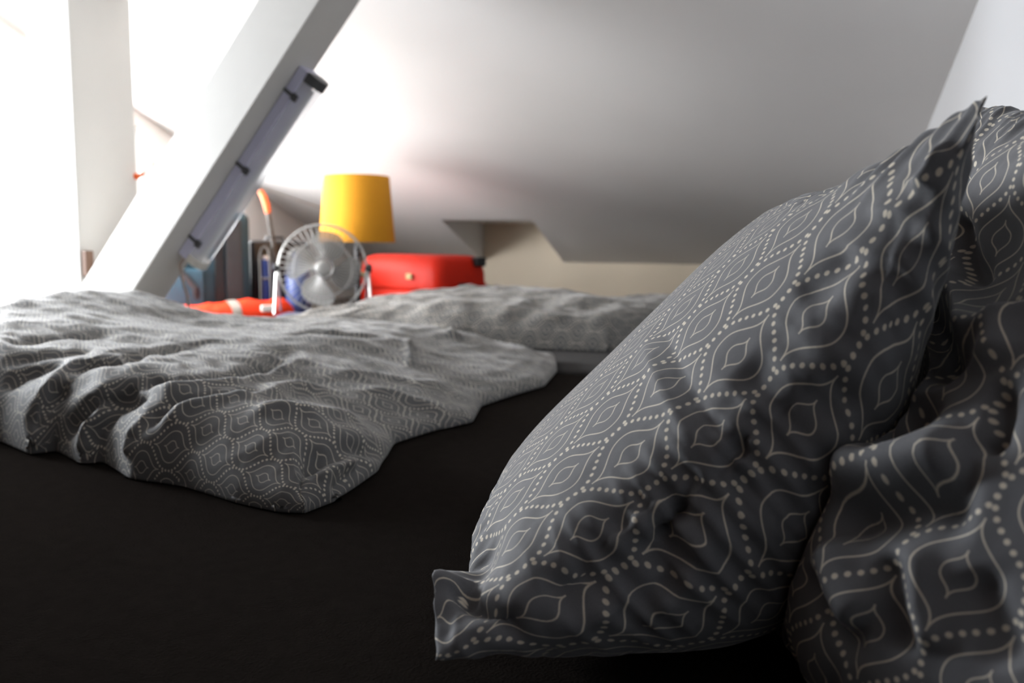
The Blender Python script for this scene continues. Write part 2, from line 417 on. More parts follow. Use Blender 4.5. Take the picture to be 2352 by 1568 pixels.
def sheet_mattress(name, x0, x1, y0, y1, label, m):
    t = thing(name, ((x0+x1)/2, (y0+y1)/2, 0.02), label, 'mattress')
    MB().box(x0+.01, x1-.01, y0+.01, y1-.01, 0.02, ZB-.03).build('mattress_core', M['ticking'], t, bevel=0.02)
    na, nb = 120, 120; r = 0.035
    def coord(u, a, b):          # flat top with rounded shoulders and dropped sides
        L = b-a
        return a+L*u
    P = np.zeros((na, nb, 3))
    ua = np.concatenate([[0, 0, .0], np.linspace(0, 1, na-6), [1, 1, 1]]); ub = np.concatenate([[0, 0, 0], np.linspace(0, 1, nb-6), [1, 1, 1]])
    def drop(i, n): return [0.16, 0.08, 0.03][i] if i < 3 else ([0.03, 0.08, 0.16][i-(n-3)] if i >= n-3 else 0)
    for i in range(na):
        for j in range(nb):
            x, y = coord(ua[i], x0, x1), coord(ub[j], y0, y1)
            e = min(x-x0, x1-x, y-y0, y1-y); z = ZB
            if e < r: z -= r-math.sqrt(max(0, r*r-(r-e)**2))
            z -= max(drop(i, na), drop(j, nb)) if max(drop(i, na), drop(j, nb)) > 0 else 0
            z += 0.0018*fbm(x*3.1, y*2.6, 1.7, 3)*min(1, e/0.1)
            P[i, j] = (x, y, z)
    MB().grid(P).build('fitted_sheet', m, t, smooth=True)
    return t
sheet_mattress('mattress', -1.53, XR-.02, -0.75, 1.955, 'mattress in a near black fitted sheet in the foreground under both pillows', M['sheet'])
sheet_mattress('mattress', -1.77, XR-.02, 1.975, 3.78, 'rear mattress with dark sheet, lightened for grazing light, showing as a strip behind the near duvet', M['sheet_sheen'])

def cloth_mesh(name, co, faces, uv, m):
    me = bpy.data.meshes.new(name); me.from_pydata([tuple(p) for p in co], [], [tuple(f) for f in faces]); me.update()
    l = me.uv_layers.new(name='UVMap')
    li = np.zeros(len(me.loops), dtype=np.int32); me.loops.foreach_get('vertex_index', li)
    l.data.foreach_set('uv', np.asarray(uv, np.float32)[li].ravel())
    bm = bmesh.new(); bm.from_mesh(me); bmesh.ops.recalc_face_normals(bm, faces=bm.faces); bm.to_mesh(me); bm.free()
    return link(name, me, m, None, True)

def pillow_shape(p, na, nb, pin=0.10):
    cx, cy, cz, lean, yaw, roll, Ls, Lt, Tf, Tb, bow = p
    def axis(n):
        u = np.linspace(-1, 1, n); return np.sign(u)*(1-(1-np.abs(u))**1.35)*0.6+u*0.4
    A, B = np.meshgrid(axis(na), axis(nb), indexing='ij')
    X = A*Ls/2*(1-pin*(1-B**2)*A**2); Y = B*Lt/2*(1-pin*(1-A**2)*B**2)
    q = np.clip((1-A**2)*(1-B**2), 0, 1); h = q**.5*.75+q*.25
    le, ya, ro = np.radians([lean, yaw, roll])
    es = np.array([np.cos(le), 0, np.sin(le)]); en = np.array([-np.sin(le), 0, np.cos(le)]); et = np.array([0, 1., 0])
    et, en = np.cos(ro)*et+np.sin(ro)*en, np.cos(ro)*en-np.sin(ro)*et
    Rz = np.array([[np.cos(ya), -np.sin(ya), 0], [np.sin(ya), np.cos(ya), 0], [0, 0, 1]]); es, en, et = Rz@es, Rz@en, Rz@et
    F = []
    for T, sg in ((Tf, 1), (Tb, -1)):
        Z = sg*T*h - bow*A**2
        F.append(np.array([cx, cy, cz])+X[..., None]*es+Y[..., None]*et+Z[..., None]*en)
    return A, B, F, (es, et, en)
def pillow(name, p, m, handles, strokes, rough, uvo=(0, 0), na=170, nb=190, seed=0.0, rest=ZB, calm=0.35, against=None, facing=(0.86, -0.50, 0.0)):
    A, B, F, (es, et, en) = pillow_shape(p, na, nb)
    Ls, Lt = p[6], p[7]
    for fi in (0, 1):
        for a, b, r, d, side in handles:
            if side is not None and side != fi: continue
            w = np.exp(-((A-a)**2+(B-b)**2)/r**2)*(1.0 if side is None else np.sqrt(np.clip((1-A**8)*(1-B**8), 0, 1))); F[fi] = F[fi]+w[..., None]*np.array(d)
    ids = np.arange(na*nb).reshape(na, nb); inner = np.zeros((na, nb), bool); inner[1:-1, 1:-1] = True
    ids2 = ids.copy(); ids2[inner] = na*nb+np.arange(inner.sum())
    co = np.concatenate([F[0].reshape(-1, 3), F[1][inner]])
    faces = []
    for I, fl in ((ids, False), (ids2, True)):
        for i in range(na-1):
            for j in range(nb-1):
                q = (I[i, j], I[i+1, j], I[i+1, j+1], I[i, j+1]); faces.append(q[::-1] if fl else q)
    au = np.concatenate([[0], np.cumsum(np.linalg.norm(np.diff(F[0], axis=0), axis=2).mean(1))]); au -= au[-1]/2
    av = np.concatenate([[0], np.cumsum(np.linalg.norm(np.diff(F[0], axis=1), axis=2).mean(0))]); av -= av[-1]/2
    UU, VV = np.meshgrid(au, av, indexing='ij')
    uvf = np.stack([UU+uvo[0], VV+uvo[1]], -1).reshape(-1, 2)
    bv = np.concatenate([[0], np.cumsum(np.linalg.norm(np.diff(F[1], axis=1), axis=2).mean(0))]); bv -= bv[-1]/2
    WB = np.broadcast_to(bv[None, :], VV.shape); VB = np.sign(VV)*(av[-1]+bv[-1]) - WB              # the print runs on round the folded long edges
    uvb = np.stack([UU+uvo[0], VB+uvo[1]], -1)
    uv = np.concatenate([uvf, uvb.reshape(-1, 2)[inner.ravel()]])
    co = folds(co, faces, strokes)
    n = normals(co, faces); q = np.clip((1-A**2)*(1-B**2), 0, 1).reshape(-1); q = np.concatenate([q, q[inner.ravel()]])
    d = np.array([rough*(fbm(x*9+seed, y*9, z*9, 4)*(calm+1.0*(1-qq)**3) + 0.25*abs(fbm(x*28, y*28, z*28+seed, 2))*(1-qq)**2) for (x, y, z), qq in zip(co, q)])
    def both(g): return np.concatenate([g.reshape(-1), g[inner]])
    Af, Bf = both(A), both(B); Uf, Vf = both(UU), both(VV)
    eb = (1-np.abs(Bf))*Lt/2; ea = (1-np.abs(Af))*Ls/2
    uh, vh = au[-1], av[-1]
    pk = np.array([ridge(u*55+seed*3, e*7, seed+sd)*math.exp(-((e-.012)/.030)**2)*min(1, 6*(1-abs(u)/uh)) for u, e, sd in zip(Uf, eb, np.sign(Bf))])
    pk += np.array([ridge(v*50+seed*5, e*7, seed+3+sd)*math.exp(-((e-.012)/.028)**2)*min(1, 6*(1-abs(v)/vh)) for v, e, sd in zip(Vf, ea, np.sign(Af))])
    d = d+pk*rough*0.9
    co = co+n*d[:, None]
    co[:, 2] = np.where(co[:, 2] < rest+0.004, rest+0.004+0.0*co[:, 2], co[:, 2])      # it lies on the sheet
    if against is not None:                    # it presses against the other pillow without passing into it
        bvh = BVHTree.FromPolygons([v.co.copy() for v in against.data.vertices], [tuple(q.vertices) for q in against.data.polygons])
        d_ = Vector(facing).normalized(); push = np.zeros(len(co))
        for i, v in enumerate(co):
            o_ = Vector(v); far = 0.0
            for _ in range(8):
                h = bvh.ray_cast(o_, d_)
                if h[0] is None: break
                far = (h[0]-Vector(v)).dot(d_)+0.006; o_ = h[0]+d_*1e-5
            push[i] = far
        f_ = np.array(faces); lim = push.copy()
        for _ in range(14):                    # spread the dent so the cloth stays smooth
            acc = np.zeros(len(co)); cnt = np.zeros(len(co))
            for a_ in range(4):
                np.add.at(acc, f_[:, a_], push[f_[:, (a_+1) % 4]]); np.add.at(cnt, f_[:, a_], 1)
            push = np.maximum(lim, 0.5*push+0.5*acc/np.maximum(cnt, 1))
        co = co+np.array(d_)*push[:, None]
    return cloth_mesh(name, co, faces, uv, m)

p1 = (-0.063, 0.831, 0.388, 45.2, 12.4, -4.0, 0.442, 0.631, 0.104, 0.120, -0.063)
st1 = [
    ([(1484, 725), (1512, 800), (1545, 880), (1590, 960), (1632, 1040)], -0.0050, 0.009, 'ramp'),
    ([(1655, 1100), (1560, 1165), (1420, 1275), (1240, 1400)], -0.014, 0.010, 'soft'),
    ([(1640, 1060), (1540, 1130), (1400, 1250), (1215, 1415)], 0.006, 0.006, 'ramp'),
    ([(2010, 885), (1850, 965), (1700, 1050), (1640, 1085)], -0.013, 0.010, 'soft'),
    ([(1990, 868), (1830, 945), (1700, 1025)], 0.005, 0.006, 'ramp'),
    ([(1605, 1085), (1560, 1200), (1530, 1300)], 0.007, 0.005, 'ramp'),
    ([(1560, 1110), (1530, 1190), (1490, 1280), (1390, 1380)], -0.010, 0.007, 'soft'),
    ([(1665, 1100), (1625, 1200), (1545, 1330), (1455, 1440)], 0.007, 0.006, 'ramp'),
    ([(1600, 1190), (1570, 1290), (1500, 1390)], -0.009, 0.007, 'soft'),
    ([(1735, 980), (1690, 1050), (1645, 1130)], 0.007, 0.004, 'ramp'),
    ([(1720, 1070), (1690, 1120), (1690, 1190)], -0.010, 0.008, 'soft'),
    ([(1450, 1300), (1390, 1385), (1290, 1440)], 0.006, 0.005, 'ramp'),
    ([(1500, 1120), (1440, 1190), (1370, 1240)], 0.003, 0.006, 'ramp'),
    ([(1380, 1330), (1310, 1390), (1240, 1430)], 0.005, 0.005, 'ramp'),
    ([(1062, 1310), (1075, 1380), (1140, 1415), (1215, 1445)], -0.014, 0.008, 'soft'),
    ([(1960, 560), (1900, 640), (1830, 700)], -0.004, 0.014, 'soft'),
    ([(1700, 830), (1780, 880), (1830, 950)], -0.005, 0.016, 'soft'),
    ([(2110, 440), (2095, 560), (2060, 700), (2030, 840)], -0.010, 0.010, 'soft'),
    ([(2075, 460), (2055, 600), (2015, 740), (1990, 850)], 0.005, 0.008, 'ramp'),
    ([(2180, 320), (2140, 380), (2100, 450)], 0.008, 0.008, 'soft'),
]
st2p = [
    ([(2130, 623), (2176, 665), (2209, 727), (2238, 822)], 0.020, 0.014, 'soft'),
    ([(2118, 640), (2130, 706), (2165, 810), (2195, 870)], -0.022, 0.013, 'soft'),
    ([(2192, 470), (2217, 561), (2246, 623), (2262, 665)], -0.014, 0.007, 'soft'),
    ([(2297, 860), (2302, 942), (2288, 1010), (2240, 1050)], -0.014, 0.007, 'soft'),
    ([(1900, 1120), (1990, 1090), (2082, 1085), (2240, 1050)], 0.022, 0.022, 'soft'),
    ([(1890, 1195), (2022, 1165), (2137, 1150), (2260, 1166)], -0.024, 0.016, 'soft'),
    ([(2054, 1250), (2063, 1400), (2091, 1520)], -0.012, 0.009, 'soft'),
    ([(2090, 1230), (2100, 1400), (2130, 1520)], 0.010, 0.012, 'soft'),
    ([(1839, 1294), (1885, 1367), (1912, 1420), (1990, 1520)], -0.009, 0.009, 'soft'),
    ([(1900, 1230), (1930, 1340), (1990, 1440)], 0.012, 0.016, 'soft'),
    ([(2330, 700), (2300, 760), (2290, 850)], 0.014, 0.014, 'soft'),
    ([(2120, 480), (2160, 430), (2230, 420)], -0.020, 0.016, 'soft'),
    ([(2120, 900), (2070, 980), (1980, 1030)], -0.016, 0.016, 'soft'),
    ([(2230, 1300), (2280, 1420), (2340, 1540)], -0.008, 0.012, 'soft'),
]
o = first_pillow = pillow('pillow', p1, M['pillow_cloth'], [(1, -.2, .75, (.0, 0, .006), None), (1, -1, .3, (.012, 0, .030), None), (-.25, -.80, .60, (.028, -.010, -.030), 1), (-.90, -.74, .14, (.016, .004, -.010), None), (-1, -1, .12, (.010, .0, -.006), None), (-1.0, -.84, .09, (-.016, 0, .030), None)], st1, 0.006, seed=1.0, calm=0.10)
tag(o, 'grey ogee patterned pillow sharp in the middle, lit on its upper face', 'pillow', 'pillows at the head of the bed')
p2 = (0.168, 0.615, 0.437, 63, 20, 8, 0.47, 0.44, 0.085, 0.085, -0.02)
o = pillow('pillow', p2, M['pillow_cloth'], [(-.6, .1, .5, (-.022, -.03, 0), 0), (.30, .2, .28, (.03, .025, 0), 0), (.80, .1, .3, (-.02, -.025, 0), 0)], st2p, 0.009, seed=8.0, against=o)
tag(o, 'crumpled dark grey pillow in shade at the right edge, nearest the camera', 'pillow', 'pillows at the head of the bed')

# duvets
def resample(pl, n):
    pl = np.array(pl, float); d = np.concatenate([[0], np.cumsum(np.linalg.norm(np.diff(pl, axis=0), axis=1))]); t = np.linspace(0, d[-1], n)
    o = np.stack([np.interp(t, d, pl[:, k]) for k in range(2)], -1)
    for _ in range(max(1, n//50)): o[1:-1] = o[1:-1]*.5+(o[:-2]+o[2:])*.25
    return o
def duvet(name, front, right, back, left, thick, strokes, m, na=230, nb=210, edge=0.09, rough=0.01, uv_rot=0.0, seed=0.0, base=ZB+0.006):
    def dens(n):
        u = np.linspace(0, 1, n); return u**2.1/(u**2.1+(1-u)**2.1)
    ua, ub = dens(na), dens(nb)
    f, bk = resample(front, 400), resample(back, 400); l, r = resample(left, 400), resample(right, 400)   # f,bk: left to right; l,r: front to back
    T = np.linspace(0, 1, 400)
    g = lambda c, u: np.stack([np.interp(u, T, c[:, k]) for k in range(2)], -1)
    Fu, Bu, Lv, Rv = g(f, ua), g(bk, ua), g(l, ub), g(r, ub)
    a = ua[:, None, None]; b = ub[None, :, None]
    P = (1-b)*Fu[:, None]+b*Bu[:, None]+(1-a)*Lv[None]+a*Rv[None]-((1-a)*(1-b)*f[0]+a*(1-b)*f[-1]+(1-a)*b*bk[0]+a*b*bk[-1])
    flat = P.reshape(-1, 2); D = np.full(len(flat), 9.)
    for c_ in (f, bk, l, r):
        q = c_[::4] if (len(c_)-1) % 4 == 0 else np.concatenate([c_[::4], c_[-1:]])
        for k in range(len(q)-1):
            e_ = q[k+1]-q[k]; t_ = np.clip(((flat-q[k])@e_)/max(1e-12, e_@e_), 0, 1)
            D = np.minimum(D, np.linalg.norm(flat-q[k]-t_[:, None]*e_, axis=1))
    border = np.zeros((na, nb), bool); border[0] = border[-1] = True; border[:, 0] = border[:, -1] = True
    D[border.ravel()] = 0
    e = np.clip(D/edge, 0, 1); h = (1-(1-e)**2.2)**(1/2.2)
    t = np.array([thick(x, y) for x, y in flat])
    z = base+t*h
    z = np.maximum(z, base)
    # cloth coordinates: even along the rows and columns of the unwrinkled shape
    C3 = np.concatenate([flat, (base+t*h)[:, None]], 1).reshape(na, nb, 3)
    du = np.concatenate([[0], np.cumsum(np.linalg.norm(np.diff(C3, axis=0), axis=2).mean(1))]); dv = np.concatenate([[0], np.cumsum(np.linalg.norm(np.diff(C3, axis=1), axis=2).mean(0))])
    du, dv = np.meshgrid(du-du[-1], dv, indexing='ij')
    co = np.concatenate([flat, z[:, None]], 1)
    ids = np.arange(na*nb).reshape(na, nb)
    faces = [(ids[i, j], ids[i+1, j], ids[i+1, j+1], ids[i, j+1]) for i in range(na-1) for j in range(nb-1)]
    nz = normals(co, faces); inn = np.clip(D/0.03, 0, 1)
    big = np.array([fbm(u*3.4+seed, v*4.6, seed, 3) + 0.30*ridge(u*9, v*13+seed, 2.0) + 0.16*fbm(u*26, v*30+seed, 5.0, 3) for u, v in zip(du.ravel(), dv.ravel())])
    co = co + nz*(rough*big*inn)[:, None]
    co = folds(co, faces, strokes)
    co[:, 2] = np.maximum(co[:, 2], base)
    U = np.stack([du.ravel(), dv.ravel()], -1); cr, sr = math.cos(uv_rot), math.sin(uv_rot)
    U = U@np.array([[cr, sr], [-sr, cr]])
    # flat underside
    nb0 = len(co); und = co.copy(); und[:, 2] = base-0.003
    allf = faces+[tuple(nb0+i for i in q[::-1]) for q in faces]
    rim = list(ids[:, 0])+list(ids[-1, 1:])+list(ids[::-1, -1][1:])+list(ids[0, ::-1][1:-1])
    allf += [(rim[k], rim[(k+1) % len(rim)], nb0+rim[(k+1) % len(rim)], nb0+rim[k])[::-1] for k in range(len(rim))]
    return cloth_mesh(name, np.concatenate([co, und]), allf, np.concatenate([U, U]), m)
def G(*px): return [tuple(on(2, ZB+.005, *q)[:2]) for q in px]
gs = lambda x, y, cx, cy, rx, ry: math.exp(-((x-cx)/rx)**2-((y-cy)/ry)**2)
front = [(-1.50, 1.04), (-1.36, 1.02)]+G((-150, 992), (0, 1010), (70, 1040), (130, 1032), (185, 1060), (240, 1058), (300, 1096), (420, 1112), (540, 1150), (640, 1172), (700, 1174))
right = G((700, 1174), (770, 1147), (870, 1077), (905, 1015), (1000, 985), (1085, 967), (1105, 930), (1180, 905), (1250, 885), (1280, 850), (1275, 825))
back = [(-1.50, 1.725), (-1.3, 1.76), (-1.1, 1.83), (-0.9, 1.90)]+G((1275, 825))
left = [(-1.50, 1.04), (-1.52, 1.4), (-1.50, 1.725)]
def th1(x, y):
    t = 0.112 + 0.075*gs(x, y, -1.47, 1.55, 0.22, 0.25) + 0.04*gs(x, y, -1.5, 1.25, 0.3, 0.2) + 0.012*gs(x, y, -1.2, 1.1, 0.4, 0.2)
    w = min(1.0, max(0.0, (-0.47-x)/0.42)); w = w*w*(3-2*w)                 # it thins out to a flat seam on the right
    flat_ = 0.032 + 0.045*gs(x, y, -0.60, 0.92, 0.16, 0.14)
    return flat_*(1-w)+t*w
st2 = [
    ([(0, 785), (120, 775), (260, 765)], -0.014, 0.02, 'soft'),
    ([(136, 864), (200, 835), (280, 820), (380, 804), (480, 784)], -0.016, 0.016, 'soft'),
    ([(280, 882), (400, 874), (520, 870), (600, 852), (680, 792)], -0.018, 0.014, 'soft'),
    ([(300, 900), (420, 890), (540, 880), (640, 850), (720, 810)], 0.010, 0.014, 'soft'),
    ([(304, 1010), (332, 968), (400, 922), (500, 906), (640, 890)], -0.018, 0.013, 'soft'),
    ([(340, 985), (420, 935), (540, 908), (680, 890), (800, 905)], 0.012, 0.016, 'soft'),
    ([(560, 950), (640, 935), (740, 950), (840, 960)], 0.010, 0.016, 'soft'),
    ([(60, 1000), (90, 940), (160, 880)], -0.014, 0.016, 'soft'),
    ([(140, 1030), (160, 980), (220, 920), (330, 880)], -0.016, 0.015, 'soft'),
    ([(205, 1050), (215, 990), (270, 930), (360, 900)], -0.016, 0.015, 'soft'),
    ([(185, 1050), (195, 975), (250, 915)], 0.010, 0.012, 'soft'),
    ([(290, 1060), (300, 1000), (345, 940)], 0.008, 0.010, 'soft'),
    ([(890, 1030), (800, 1030), (730, 1050), (690, 1090)], -0.020, 0.016, 'soft'),
    ([(870, 1050), (780, 1030), (720, 1035)], 0.008, 0.012, 'soft'),
    ([(700, 1172), (690, 1120), (700, 1080), (740, 1050)], -0.010, 0.008, 'sharp'),
    ([(760, 1140), (800, 1090), (850, 1050)], -0.008, 0.009, 'soft'),
    ([(720, 1100), (770, 1070), (840, 1055)], 0.010, 0.009, 'soft'),
    ([(820, 890), (900, 900), (980, 930), (1050, 965)], 0.006, 0.010, 'soft'),
    ([(760, 850), (860, 860), (960, 880), (1040, 880)], 0.006, 0.012, 'soft'),
    ([(640, 770), (720, 760), (800, 765), (900, 770)], -0.010, 0.015, 'soft'),
    ([(0, 830), (100, 815), (230, 800)], -0.010, 0.014, 'soft'),
    ([(0, 900), (60, 860), (150, 835)], -0.010, 0.013, 'soft'),
    ([(420, 740), (520, 745), (640, 760)], 0.008, 0.02, 'soft'),
    ([(940, 775), (935, 800), (942, 850)], 0.012, 0.010, 'soft'),
    ([(1030, 750), (1035, 768), (1060, 780)], 0.014, 0.014, 'soft'),
]
o = duvet('duvet', front, right, back, left, th1, st2, M['duvet_cloth'], na=270, nb=240, edge=0.12, rough=0.014, seed=3.0)
tag(o, 'grey ogee patterned duvet lying flat on the near mattress at left', 'duvet', 'duvets on the two mattresses')
front = [(-1.52, 2.20), (-1.2, 2.31), (-0.8, 2.33)]+G((1400, 806), (1480, 800))
right = G((1480, 800))+[(-0.25, 2.7), (-0.2, 3.1)]
back = [(-1.06, 2.86), (-0.8, 2.98), (-0.2, 3.1)]
left = [(-1.52, 2.20), (-1.33, 2.44), (-1.16, 2.68), (-1.06, 2.86)]
def th2(x, y): return 0.10 + 0.05*gs(x, y, -0.95, 2.75, 0.35, 0.3) + 0.02*gs(x, y, -0.4, 2.8, 0.2, 0.3) - 0.03*gs(x, y, -1.5, 2.4, 0.2, 0.25)
st3 = [([(1180, 690), (1260, 685), (1340, 700), (1420, 698)], -0.02, 0.05, 'soft'), ([(900, 690), (1000, 690), (1100, 700)], 0.012, 0.05, 'soft'), ([(960, 770), (1030, 760), (1080, 775)], 0.02, 0.03, 'soft')]
o = duvet('duvet', front, right, back, left, th2, st3, M['duvet_cloth'], na=170, nb=130, rough=0.024, seed=9.0)
tag(o, 'grey patterned duvet on the rear mattress, in front of the red suitcase', 'duvet', 'duvets on the two mattresses')

# ------------------------------------------------------------------ strip light on the beam
yl = YT+0.072
e0 = (on(1, yl, 428, 600)-B1)@be; e1 = (on(1, yl, 712, 168)-B1)@be
def LP(t, y, out): return B1+be*t+np.array([0, y-YT, 0])-bn*out
c = LP((e0+e1)/2, yl+.03, 0.0)
L = thing('strip_light', tuple(c), 'long strip light with clear cover fixed under the leaning beam', 'light')
hl = (e1-e0)/2
MB().prism(LP((e0+e1)/2, yl+.03, .015), be*hl, bn*.0145, (0, .030, 0)).build('housing', M['lamp_body'], L, bevel=0.004)
def section(t, rr=1.0):       # rounded cover cross-section
    return [LP(t, yl+.03+.029*rr*math.cos(a), .030+.040*rr*math.sin(a)**0.8 if math.sin(a) > 0 else .030) for a in np.linspace(0, math.pi, 15)]
ts = np.linspace(e0+.02, e1-.025, 24)
MB().grid(np.array([section(t) for t in ts])).build('diffuser', M['clear'], L, smooth=True)
MB().tube([LP(t, yl+.03, .047) for t in (e0+.03, e1-.035)], .008, 16).build('fluorescent_tube', M['tube'], L, smooth=True)
for t0, t1, mm in ((e0, e0+.02, 'white_plastic'), (e1-.025, e1, 'bracket')):
    secs = np.array([section(t, 1.03) for t in (t0, t1)]); mb = MB().grid(secs)
    for q in (0, 1): mb.add(list(secs[q]), [tuple(range(15))])
    mb.build('end_cap', M[mm], L, smooth=True)
for q in (0.10, 0.50, 0.88):
    t = e0+(e1-e0)*q
    mb = MB().prism(LP(t, yl-.002, .0175), be*.004, bn*.016, (0, .0015, 0)).prism(LP(t, yl-.002, .036), be*.009, bn*.008, (0, .003, 0))
    mb.build('clip', M['bracket'], L, bevel=0.001)
p = [LP(e0, yl+.02, .012), LP(e0-.03, yl+.02, .012)]
p += [p[-1]+np.array(d) for d in ((.004, .0, -.03), (.012, .01, -.08), (.015, .012, -.12), (.0, .02, -.17))]
MB().tube(p, .0035, 8).build('power_cable', M['cable'], L, smooth=True)

# ------------------------------------------------------------------ things stored at the far end
def box_on(mb, c, yaw, sx, sy, z0, z1):
    cy, sn = math.cos(yaw), math.sin(yaw)
    return mb.prism((c[0], c[1], (z0+z1)/2), (cy*sx/2, sn*sx/2, 0), (-sn*sy/2, cy*sy/2, 0), (0, 0, (z1-z0)/2))
def loc2(c, yaw, u, v): return (c[0]+math.cos(yaw)*u-math.sin(yaw)*v, c[1]+math.sin(yaw)*u+math.cos(yaw)*v)

# yellow table lamp
D = 3.15; cb, ct = dep(821, 556, D), dep(816, 406, D)
lx, ly = cb[0], cb[1]
T = thing('table_lamp', (lx, ly, ZB+.003), 'table lamp with mustard yellow tapered shade behind the fan', 'lamp')
rb, rt = 85/FPX*D, 73/FPX*D; z0, z1 = cb[2], ct[2]
prof = [(rb, z0), (rb+.0015, z0+.003), (rt+.0015, z1-.003), (rt, z1), (rt-.003, z1-.003), (rb-.003, z0+.003), (rb, z0)]
prof = [(r, z-ZB) for r, z in prof]
mb = MB().lathe(prof, (lx, ly, ZB), (0, 0, 1), 64, cap=False)
o = mb.build('lamp_shade', M['shade'], T, smooth=True)
MB().lathe([(.012, .01), (.012, z0-ZB+.05), (.022, z0-ZB+.055), (.022, z0-ZB+.11), (.012, z0-ZB+.115)], (lx, ly, ZB), (0, 0, 1), 20).build('stem', M['black'], T, smooth=True)
MB().lathe([(.085, .003), (.085, .012), (.07, .02), (.02, .03)], (lx, ly, ZB), (0, 0, 1), 40).build('base', M['black'], T, smooth=True)
mb = MB()
for k in range(3):
    a = k*2.094; mb.tube([(lx, ly, z1-.03), (lx+(rt-.003)*math.cos(a), ly+(rt-.003)*math.sin(a), z1-.012)], .0018, 6)
mb.build('shade_carrier', M['wire'], o)

# red hard suitcase lying flat, its corner towards the room
ang = math.atan2(0.33, 0.27); yaw = 0.62
FLp, FRp = dep(800, 690, 3.12), dep(1008, 664, 3.22)
yaw = -0.36
sx, sy, zs0, zs1 = 0.46, 0.30, ZB+.004, 0.505
ctr = loc2(FRp, yaw, -sx/2, sy/2); ctr = (ctr[0], ctr[1])
T = thing('hard_suitcase', (ctr[0], ctr[1], ZB), 'glossy red hard shell suitcase lying by the notch in the ceiling', 'suitcase')
zm = 0.385
mb = box_on(MB(), ctr, yaw, sx, sy, zs0, zm-.006); lower = mb.build('lower_shell', M['red_shell'], T, bevel=0.03, seg=4, smooth=True)
mb = MB(); cy, sn = math.cos(yaw), math.sin(yaw)
def rrect(z, inset, r=0.045, n=6):
    out = []
    for (qx, qy, a0) in ((1, 1, 0), (-1, 1, 90), (-1, -1, 180), (1, -1, 270)):
        for k in range(n+1):
            a = math.radians(a0+90*k/n); u = qx*(sx/2-inset-r)+r*math.cos(a); v = qy*(sy/2-inset-r)+r*math.sin(a)
            out.append((*loc2(ctr, yaw, u, v), z))
    return out
rings = [rrect(zm+.006, 0), rrect(zm+.05, .002), rrect(zs1-.03, .010), rrect(zs1-.010, .022), rrect(zs1-.002, .045), rrect(zs1, .075)]
n = len(rings[0]); mb.add([p for r_ in rings for p in r_], [(i*n+k, i*n+(k+1) % n, (i+1)*n+(k+1) % n, (i+1)*n+k) for i in range(len(rings)-1) for k in range(n)] + [tuple((len(rings)-1)*n+k for k in range(n)), tuple(range(n))[::-1]])
upper = mb.build('upper_shell', M['red_shell'], T, smooth=True)
mb = MB(); rr_ = [rrect(zm-.008, -.003), rrect(zm-.008, -.006), rrect(zm+.008, -.006), rrect(zm+.008, -.003)]
mb.add([p for r_ in rr_ for p in r_], [(i*n+k, i*n+(k+1) % n, ((i+1) % 4)*n+(k+1) % n, ((i+1) % 4)*n+k) for i in range(4) for k in range(n)]).build('rim', M['red_shell'], T)
for u in (-.13, .13+.0):
    q = loc2(ctr, yaw, u-.05, -sy/2-.006); box_on(MB(), q, yaw, .030, .010, zm+.025, zm+.048).build('latch', M['brass'], upper, bevel=.002)
q = loc2(ctr, yaw, sx/2+.006, -.02); box_on(MB(), q, yaw, .012, .05, zm-.02, zm+.012).build('side_latch', M['black'], lower, bevel=.003)
q0 = loc2(ctr, yaw, sx/2-.006, sy/2-.06); box_on(MB(), q0, yaw, .03, .06, zs1-.045, zs1-.008).build('wheel_housing', M['black'], upper, bevel=.006)

# folded navy blanket under the fan
def soft_slab(name, c, yaw, sx, sy, z0, z1, m, seed, na=40, nb=30, amp=.008, k=3):
    P = np.zeros((na, nb, 3))
    for i in range(na):
        for j in range(nb):
            u, v = 2*i/(na-1)-1, 2*j/(nb-1)-1
            h = max(0, (1-abs(u)**6)*(1-abs(v)**6))**.5
            w = 1+.04*fbm(u*1.3+seed, v*1.3, 0, 2)
            x, y = loc2(c, yaw, u*sx/2*w, v*sy/2*w)
            P[i, j] = (x, y, z0+(z1-z0)*h+(amp*fbm(u*k+seed, v*k, seed, 3) if h > 0 else 0))
    mb = MB().grid(P); Q = P.copy(); Q[..., 2] = z0
    b = len(mb.v); mb.v += [tuple(p) for p in Q.reshape(-1, 3)]
    mb.f += [(b+i*nb+j, b+(i+1)*nb+j, b+(i+1)*nb+j+1, b+i*nb+j+1) for i in range(na-1) for j in range(nb-1)]
    me = bpy.data.meshes.new(name); me.from_pydata(mb.v, [], mb.f)
    bm = bmesh.new(); bm.from_mesh(me); bmesh.ops.remove_doubles(bm, verts=bm.verts, dist=1e-5); bmesh.ops.recalc_face_normals(bm, faces=bm.faces); bm.to_mesh(me); bm.free()
    return link(name, me, m, None, True)
a_, b_ = dep(625, 724, 2.92), dep(868, 690, 2.98)
yn = math.atan2(b_[1]-a_[1], b_[0]-a_[0])
nc = ((a_[0]+b_[0])/2, (a_[1]+b_[1])/2+.0)
o = soft_slab('folded_blanket', nc, yn, .38, .21, ZB+.002, .305, M['navy'], 2.0)
tag(o, 'folded navy blanket under the desk fan', 'blanket')
q = dep(1128, 664, 3.34)
o = soft_slab('folded_towel', (q[0], q[1]), yaw, .13, .14, ZB+.002, .385, M['navy'], 5.0)
tag(o, 'dark blue cloth tucked against the end of the red suitcase', 'cloth')

